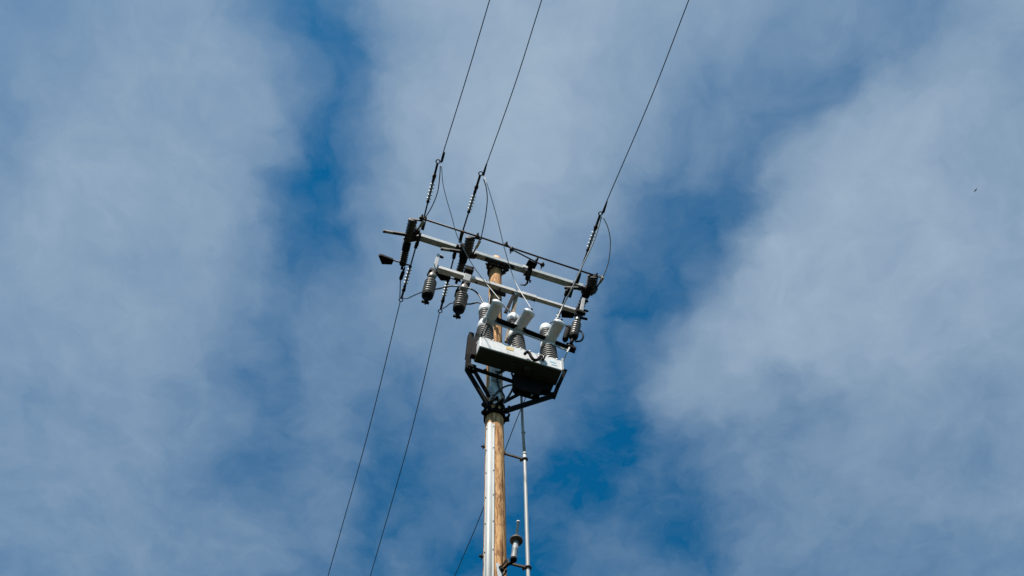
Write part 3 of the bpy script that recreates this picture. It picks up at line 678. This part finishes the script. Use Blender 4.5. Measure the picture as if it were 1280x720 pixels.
fbar('diagonal_arm', pv(694, 494, VF), pv(632, 513.5, .13), .05, .05, V, 4)
fbar('cross_bar', pv(692, 492, VF - .02), pv(646, 492.5, VF - .02), .03, .035, V, 0)
fbar('cross_bar', pv(649, 492.5, VF - .02), pv(629, 503, .12), .03, .035, V, 0)
# collars round the pole
for (y, hh) in ((501, .06), (511, .07)):
    z = pv(618, y, .13)[2]
    b = MB(); rr = prad(z) + .004; n = 32
    ins = [[b.bm.verts.new(O + np.array((r_ * math.cos(2 * math.pi * k / n), r_ * math.sin(2 * math.pi * k / n), z + dz))) for k in range(n)] for r_, dz in ((rr, -hh / 2), (rr + .02, -hh / 2), (rr + .02, hh / 2), (rr, hh / 2))]
    for i in range(4):
        for k in range(n): b.bm.faces.new([ins[i][k], ins[i][(k + 1) % n], ins[(i + 1) % 4][(k + 1) % n], ins[(i + 1) % 4][k]])
    for s in (-1, 1): b.bar(G(s * .11, .02, z), G(s * .17, .05, z), .05, .05); b.bolt(G(s * .15, .07, z), V, .015, .05)
    b.bolt(G(-.03, .15, z), V, .02, .05); b.bolt(G(.04, .15, z), V, .018, .04)
    b.build('pole_collar', 'frame', fr)
b = MB(); b.plate([pv(616, 503, .15), pv(620, 500.5, .15), pv(622, 502.5, .15), pv(618, 505, .15)], V * .006); b.build('bright_plate', 'galv_light', fr)
b = MB(); b.bar(pv(613, 484, .165), pv(615, 491, .165), .02, .06, V); b.bolt(pv(616, 494, .17), V, .02, .03); b.build('bracket', 'galv', fr)
b = MB(); b.tube([pv(664, 495, .26), pv(670, 490, .26)], .008, 6); b.build('split_pin', 'galv', fr)

# control cables looping under the tank
def cable(pts, r, m, label, name='cable', group=None, cat='cable', n=10):
    b = MB(); b.org = np.array(pts[0]); b.tube(curve(pts, n), r, 8); o = b.build(name, m); return tag(o, label, cat, group)
cable([G(.03, .30, zb), pv(623, 466, .24), pv(621.5, 476, .20), pv(625, 486, .19), pv(630, 495, .18), pv(629, 501, .16)], .012, 'cable', 'black control cable looping down from the tank in front of the grey duct', group='control cables under the tank')
cable([G(.13, .28, zb), pv(641, 471, .24), pv(642, 481, .20), pv(639, 490, .18), pv(633, 499, .17), pv(628, 503, .16)], .014, 'cable', 'black control cable curving down beside the right side of the grey duct', group='control cables under the tank')
cable([pv(644, 482, .22), pv(637, 481.5, .20), pv(628, 485, .19), pv(620, 492, .18), pv(615.5, 500, .17)], .012, 'cable', 'black control cable arching left across the grey duct', group='control cables under the tank')
cable([pv(619, 464, .24), pv(625, 466, .24), pv(631, 463, .26), pv(634, 461, .27)], .014, 'cable', 'short black cable bundle directly under the tank edge at the pole', group='control cables under the tank')

# ------------------------------------------------------------------ surge arresters on the lower arm
def arr(label, head, neck, body0, body1, foot, vs, w, kind):
    v0, v1 = vs
    allp = [head[0], head[1], neck[0], neck[1], body0, body1, foot]
    tot = abs(foot[1] - head[0][1])
    PT = lambda p: pv(p[0], p[1], v0 + (v1 - v0) * (p[1] - head[0][1]) / tot)
    t = thing('surge_arrester', PT(body0), label, 'surge arrester', 'surge arresters on the lower crossarm')
    h0, h1 = PT(head[0]), PT(head[1])
    b = MB(); b.bar(h0, h1, .055 if kind != 1 else .05, .05 if kind != 1 else .10, V)
    if kind == 0: b.bar(h0 + U * .01, h0 + U * .05, .04, .03)
    b.build('bracket', 'galv_light', t, .003)
    if kind == 0:
        b = MB(); b.bolt(PT((head[0][0] + 2.5, head[0][1] + 2)), U, .02, .05); b.build('bolt', 'frame', t)
    n0, n1, c0, c1, f = PT(neck[0]), PT(neck[1]), PT(body0), PT(body1), PT(foot)
    b = MB(); b.lathe(n0, n1, [(0, w * .62), (.6, w * .60), (.8, w * .35), (1, w * .35)], 18); b.hexa(n0, unit(n0, n1) * .03, U * w * .7, np.cross(unit(n0, n1), U) * w * .6); b.build('neck', 'hardware', t, .002)
    b = MB(); b.lathe(n0 + (n1 - n0) * .35, n0 + (n1 - n0) * .85, [(0, w * .66), (.3, w * .7), (.6, w * .66), (1, w * .6)], 18); b.build('neck_ring', 'arrester', t)
    b = MB(); b.tube([n1, c0], w * .4, 12); b.build('collar', 'frame', t)
    b = MB(); b.sheds(c0, c0 + (c1 - c0) * .80, 6, w * .86, w, 24); b.build('insulator', 'arrester', t)
    d = unit(c0, c1)
    b = MB(); b.lathe(c0 + (c1 - c0) * .79, c1, [(0, w * .9), (.4, w * .93), (.75, w * .7), (1, w * .45)], 20); b.tube([c1, f], [w * .42, w * .33], 10)
    b.bar(f - U * .06, f + U * .05, .03, .03, V); b.bolt(f, d, .012, .05); b.build('base', 'frame', t)
    return [c0, c1, f]
A1 = arr('leftmost grey ribbed surge arrester hanging off the left end of the lower crossarm', ((548, 319), (541.5, 341)), ((542, 341), (538, 351)), (538.5, 352.5), (533.5, 373), (532, 378), (.25, .06), .090, 0)
A2 = arr('second grey ribbed surge arrester with a white clamp plate, under the lower crossarm', ((585, 344), (581, 356)), ((582, 355), (577.5, 367)), (578, 369), (572.5, 390), (571.5, 396), (.25, .04), .092, 1)
A3 = arr('rightmost grey ribbed surge arrester past the right end of the lower crossarm', ((729, 374), (725.5, 396)), ((724, 396), (720.5, 404)), (721, 404.5), (716, 424), (713, 431), (.25, .04), .072, 0)
b = MB(); b.bar(pv(581, 337, .22), pv(591, 340, .22), .11, .13, V); o = b.build('arm_clamp', 'frame', la, .006)
b = MB(); b.bar(pv(720, 388, .24), pv(731, 392, .22), .05, .08, V); b.tube([pv(725, 397, .2), pv(734, 399, .2)], .022, 8); b.bolt(pv(731, 388, .2), U, .02, .06); b.build('arm_clamp', 'frame', la, .006)
b = MB(); b.bar(pv(540, 337, .12), pv(536, 344, .1), .05, .06, V); b.build('arm_clamp', 'frame', la, .004)
# white marker caps on the side of arresters
# short dark cylinder left of the right arrester
sc = thing('sleeve', pv(707, 424, .05), 'short dark rounded sleeve hanging between the right bushing and right arrester', 'sleeve')
b = MB(); b.lathe(pv(711, 408, .05), pv(706, 426, .0), [(0, .03), (.1, .045), (.9, .045), (1, .03)], 16); b.build('cover', 'frame', sc)
b = MB(); b.lathe(pv(711.3, 406.5, .05), pv(710.6, 409, .05), [(0, .02), (1, .03)], 12); b.build('cap', 'white_poly', sc)
# dark polymer sleeves with jumper tails beneath the left two switches
for i, (x0, y0, x1, y1, tx, ty) in enumerate(((506, 334, 500.5, 350, 499.8, 372), (573.5, 357, 569.5, 372, 566.5, 378))):
    t = thing('jumper_sleeve', pz(x1, y1, ZS - .12), ['slim black sleeve hanging from the leftmost switch beside the pale sheds', 'slim black sleeve hanging from the middle switch beside the second arrester'][i], 'sleeve', 'jumper sleeves below the switches')
    b = MB(); b.lathe(pz(x0, y0, ZS - .12), pz(x1, y1, ZS - .12), [(0, .012), (.3, .018), (.4, .030), (.9, .030), (1, .015)], 12); b.build('cover', 'frame', t)
    b = MB(); b.tube(curve([pz(x1, y1, ZS - .12), pz(x1 - .3, (y1 + ty) / 2, ZS - .08), pz(tx, ty, ZL - .06)]), .009, 6); b.build('tail', 'cable', t)

# ------------------------------------------------------------------ jumper wires
def jump(pts, m, label, r=.0075):
    n = len(pts) - 1
    return cable(pts, r, m, label, 'jumper_wire', 'jumper wires between the lines and the equipment', 'jumper wire')
zz = lambda z0, z1, n: [z0 + (z1 - z0) * i / (n - 1) for i in range(n)]
def zpath(px_, z0, z1, end=None, start=None):
    q = [pz(x, y, z) for (x, y), z in zip(px_, zz(z0, z1, len(px_)))]
    if end is not None: q.append(np.array(end))
    if start is not None: q.insert(0, np.array(start))
    return q
jump(zpath([(550.5, 207), (549.5, 222), (547, 240), (540, 258), (531, 273)], ZL, ZS - .03), 'line', 'thin dark jumper from the left rising insulator down to the leftmost switch', .008)
jump(zpath([(552, 207), (553.5, 228), (558, 248), (565, 272), (572, 296), (590, 330), (606, 352)], ZL, 14.2, MOD[0]['he']), 'alu_wire', 'long thin grey jumper from the left rising insulator to the left recloser bushing', .0062)
jump(zpath([(604.5, 224), (608, 236), (609, 252), (606, 275), (601, 299)], ZL, ZS - .03), 'line', 'thin dark jumper from the middle rising insulator to the middle switch', .008)
jump(zpath([(606, 222), (612, 240), (622, 275), (631, 312), (644, 352)], ZL, 14.0, MOD[1]['he']), 'alu_wire', 'long thin grey jumper from the middle rising insulator to the middle recloser bushing', .0062)
jump(zpath([(754, 272), (760, 285), (763, 303), (760.5, 328), (754, 346)], ZL, ZS - .03), 'alu_wire', 'thin bowed jumper right of the rightmost rising insulator, down to the rightmost switch', .008)
jump(zpath([(752, 271), (743, 300), (730, 328), (716, 358), (700, 390)], ZL, 13.9, MOD[2]['he'] - U * .06), 'alu_wire', 'thick straight pale jumper from the right rising insulator to the right recloser bushing', .0105)
jump(zpath([(502.5, 372.5), (509, 373), (516, 370), (524, 366.5)], ZL - .05, A1[0][2] - .1, (A1[0] + A1[1]) / 2), 'cable', 'short dark jumper from the leftmost falling line to the leftmost arrester', .009)
jump(zpath([(551.5, 387), (558, 383), (564, 379)], ZL - .05, A2[0][2], (A2[0] + A2[1]) / 2), 'cable', 'short dark jumper from the second falling line to the second arrester', .009)
jump([A1[0] * .45 + A1[1] * .55 + V * .02] + [pz(x, y, 14.1) for x, y in ((548, 361), (560, 358), (572, 358))] + [pz(x, y, 13.8) for x, y in ((588, 361), (598, 368))] + [caps[0]], 'cable', 'black jumper arching from the leftmost arrester over to the left recloser cap', .012)
jump([A2[0] * .4 + A2[1] * .6 + V * .02] + [pz(x, y, 13.9) for x, y in ((588, 380), (598, 378.2))] + [caps[0] + U * .01], 'cable', 'black jumper running from the second arrester to the left recloser cap', .012)
jump([MOD[0]['he'] + U * .01] + [pz(x, y, 13.6) for x, y in ((628, 381), (634, 386))] + [caps[1] + U * .02], 'cable', 'short black jumper behind the left outer bushing reaching the middle recloser cap', .010)
jump([caps[2]] + [pz(x, y, 13.7) for x, y in ((689, 403), (694, 402))] + [pz(699, 399, 14.2)], 'cable', 'short black jumper rising from the right recloser cap', .010)
jump([pv(703, 404, .2), pv(709, 408, .15), pv(714, 411, .1)], 'cable', 'short black jumper between the right bushing and the right arrester', .010)
cable([pv(721, 412, .1), pv(727, 415, .12), pv(729, 421, .1), pv(726, 426, .05), pv(719, 427, .0)], .014, 'cable', 'small black cable loop on the right side of the rightmost arrester', 'cable_loop')

# ------------------------------------------------------------------ riser tube with stand-offs
tb = thing('riser_tube', G(.33, 0, 0), 'slim grey riser tube standing off to the right of the pole on brackets', 'riser tube')
VT = .02
rp = [pv(651.5, 488, VT), pv(653.2, 530, VT), pv(656.2, 580, VT), pv(660, 712, VT)]
us = [loc(p)[0] for p in rp]
low = G(us[-1], VT, 0)
b = MB(); b.tube([low, rp[-1], rp[2], pv(655.6, 568, VT)], .0205, 12); b.build('lower_tube', 'tube', tb)
b = MB(); b.tube([pv(655.6, 568, VT), rp[1], rp[0]], .0175, 12); b.build('upper_tube', 'tube', tb)
b = MB()
for y, x in ((541, 654.2), (567.5, 655.7)): c = pv(x, y, VT); b.lathe(c - np.array((0, 0, .02)), c + np.array((0, 0, .02)), [(0, .022), (.5, .026), (1, .022)], 12)
b.build('coupling', 'tube', tb)
for (x0, y0, x1, y1) in ((630.5, 567, 656, 574.5), (634, 703.5, 660, 710)):
    b = MB(); a_, c_ = pv(x0, y0, VT), pv(x1, y1, VT); b.bar(a_, c_, .02, .022, V); b.ring(c_, (0, 0, 1), .028, .011); b.bolt(c_ - U * .04, -V, .014, .04); b.hexa(a_, U * .006, V * .03, (0, 0, .03)); b.build('standoff', 'rod', tb)

# ------------------------------------------------------------------ beacon-like sensor on its bracket
se = thing('sensor', pv(641, 700, .28), 'grey cylinder with a black disc and thin white rod, low right of the pole', 'sensor')
VS = .28
k0, k1, k2, k3 = pv(642, 699, VS), pv(645.2, 677, VS), pv(645.7, 671, VS), pv(647.8, 652, VS)
b = MB(); b.lathe(k0, k1, [(0, .031), (.03, .031), (.5, .029), (.52, .0305), (.56, .0305), (.58, .029), (1, .027)], 20); b.build('body', 'sensor_grey', se)
b = MB(); b.lathe(k0 - nrm(k1 - k0) * .03, k0 + nrm(k1 - k0) * .01, [(0, .022), (.4, .033), (1, .033)], 20); b.build('base_cap', 'frame', se)
b = MB(); d_ = nrm(k1 - k0); b.lathe(k1 - d_ * .004, k1 + d_ * .035, [(0, .03), (.1, .060), (.5, .066), (.9, .060), (1, .02)], 28); b.build('disc', 'rod', se)
b = MB(); b.lathe(k2, k3, [(0, .0135), (.95, .012), (.951, .018), (1, .018)], 12); b.build('rod', 'white_poly', se)
b = MB(); b.tube([k0 - d_ * .02, pv(636, 705, VS - .04), pv(628, 712, .15)], .013, 8); b.tube([pv(637, 706, VS - .05), pv(641, 703, VS - .02)], .009, 6); b.build('arm', 'frame', se)
b = MB(); b.plate([pv(620, 704, .15), pv(623, 704, .15), pv(629, 714, .15), pv(629, 726, .15), pv(623, 726, .15)], V * .012); b.build('bracket', 'guard_grey', se, .002)
b = MB(); b.tube(curve([pv(624, 709, .165), pv(629, 706, .17), pv(632, 700.5, .17)]), .009, 6); b.tube(curve([pv(627, 721, .165), pv(631, 717, .17), pv(633, 713, .17)]), .009, 6); b.bolt(pv(627.5, 713, .16), V, .02, .03); b.build('fastener', 'frame', se)

# ------------------------------------------------------------------ a distant bird
bp = C0 + ray(1219.5, 238) * 120
b = MB(); b.org = bp
fwd = nrm((.8, .5, .25)); sd_ = nrm(np.cross(fwd, (0, 0, 1))); up_ = np.cross(sd_, fwd)
b.lathe(bp - fwd * .13, bp + fwd * .12, [(0, .004), (.15, .02), (.45, .042), (.75, .036), (.88, .026), (.96, .02), (1, .004)], 10)
for s in (-1, 1): b.plate([bp + fwd * .06, bp + fwd * .08 + sd_ * s * .13 + up_ * .05, bp - fwd * .04 + sd_ * s * .30 + up_ * .02, bp - fwd * .06 + sd_ * s * .12 + up_ * .04, bp - fwd * .05], up_ * .012)
b.plate([bp - fwd * .10, bp - fwd * .19 + sd_ * .04, bp - fwd * .19 - sd_ * .04], up_ * .008)
o = b.build('bird', 'hardware'); tag(o, 'tiny dark bird flying far off in the pale cloud at the right', 'bird')
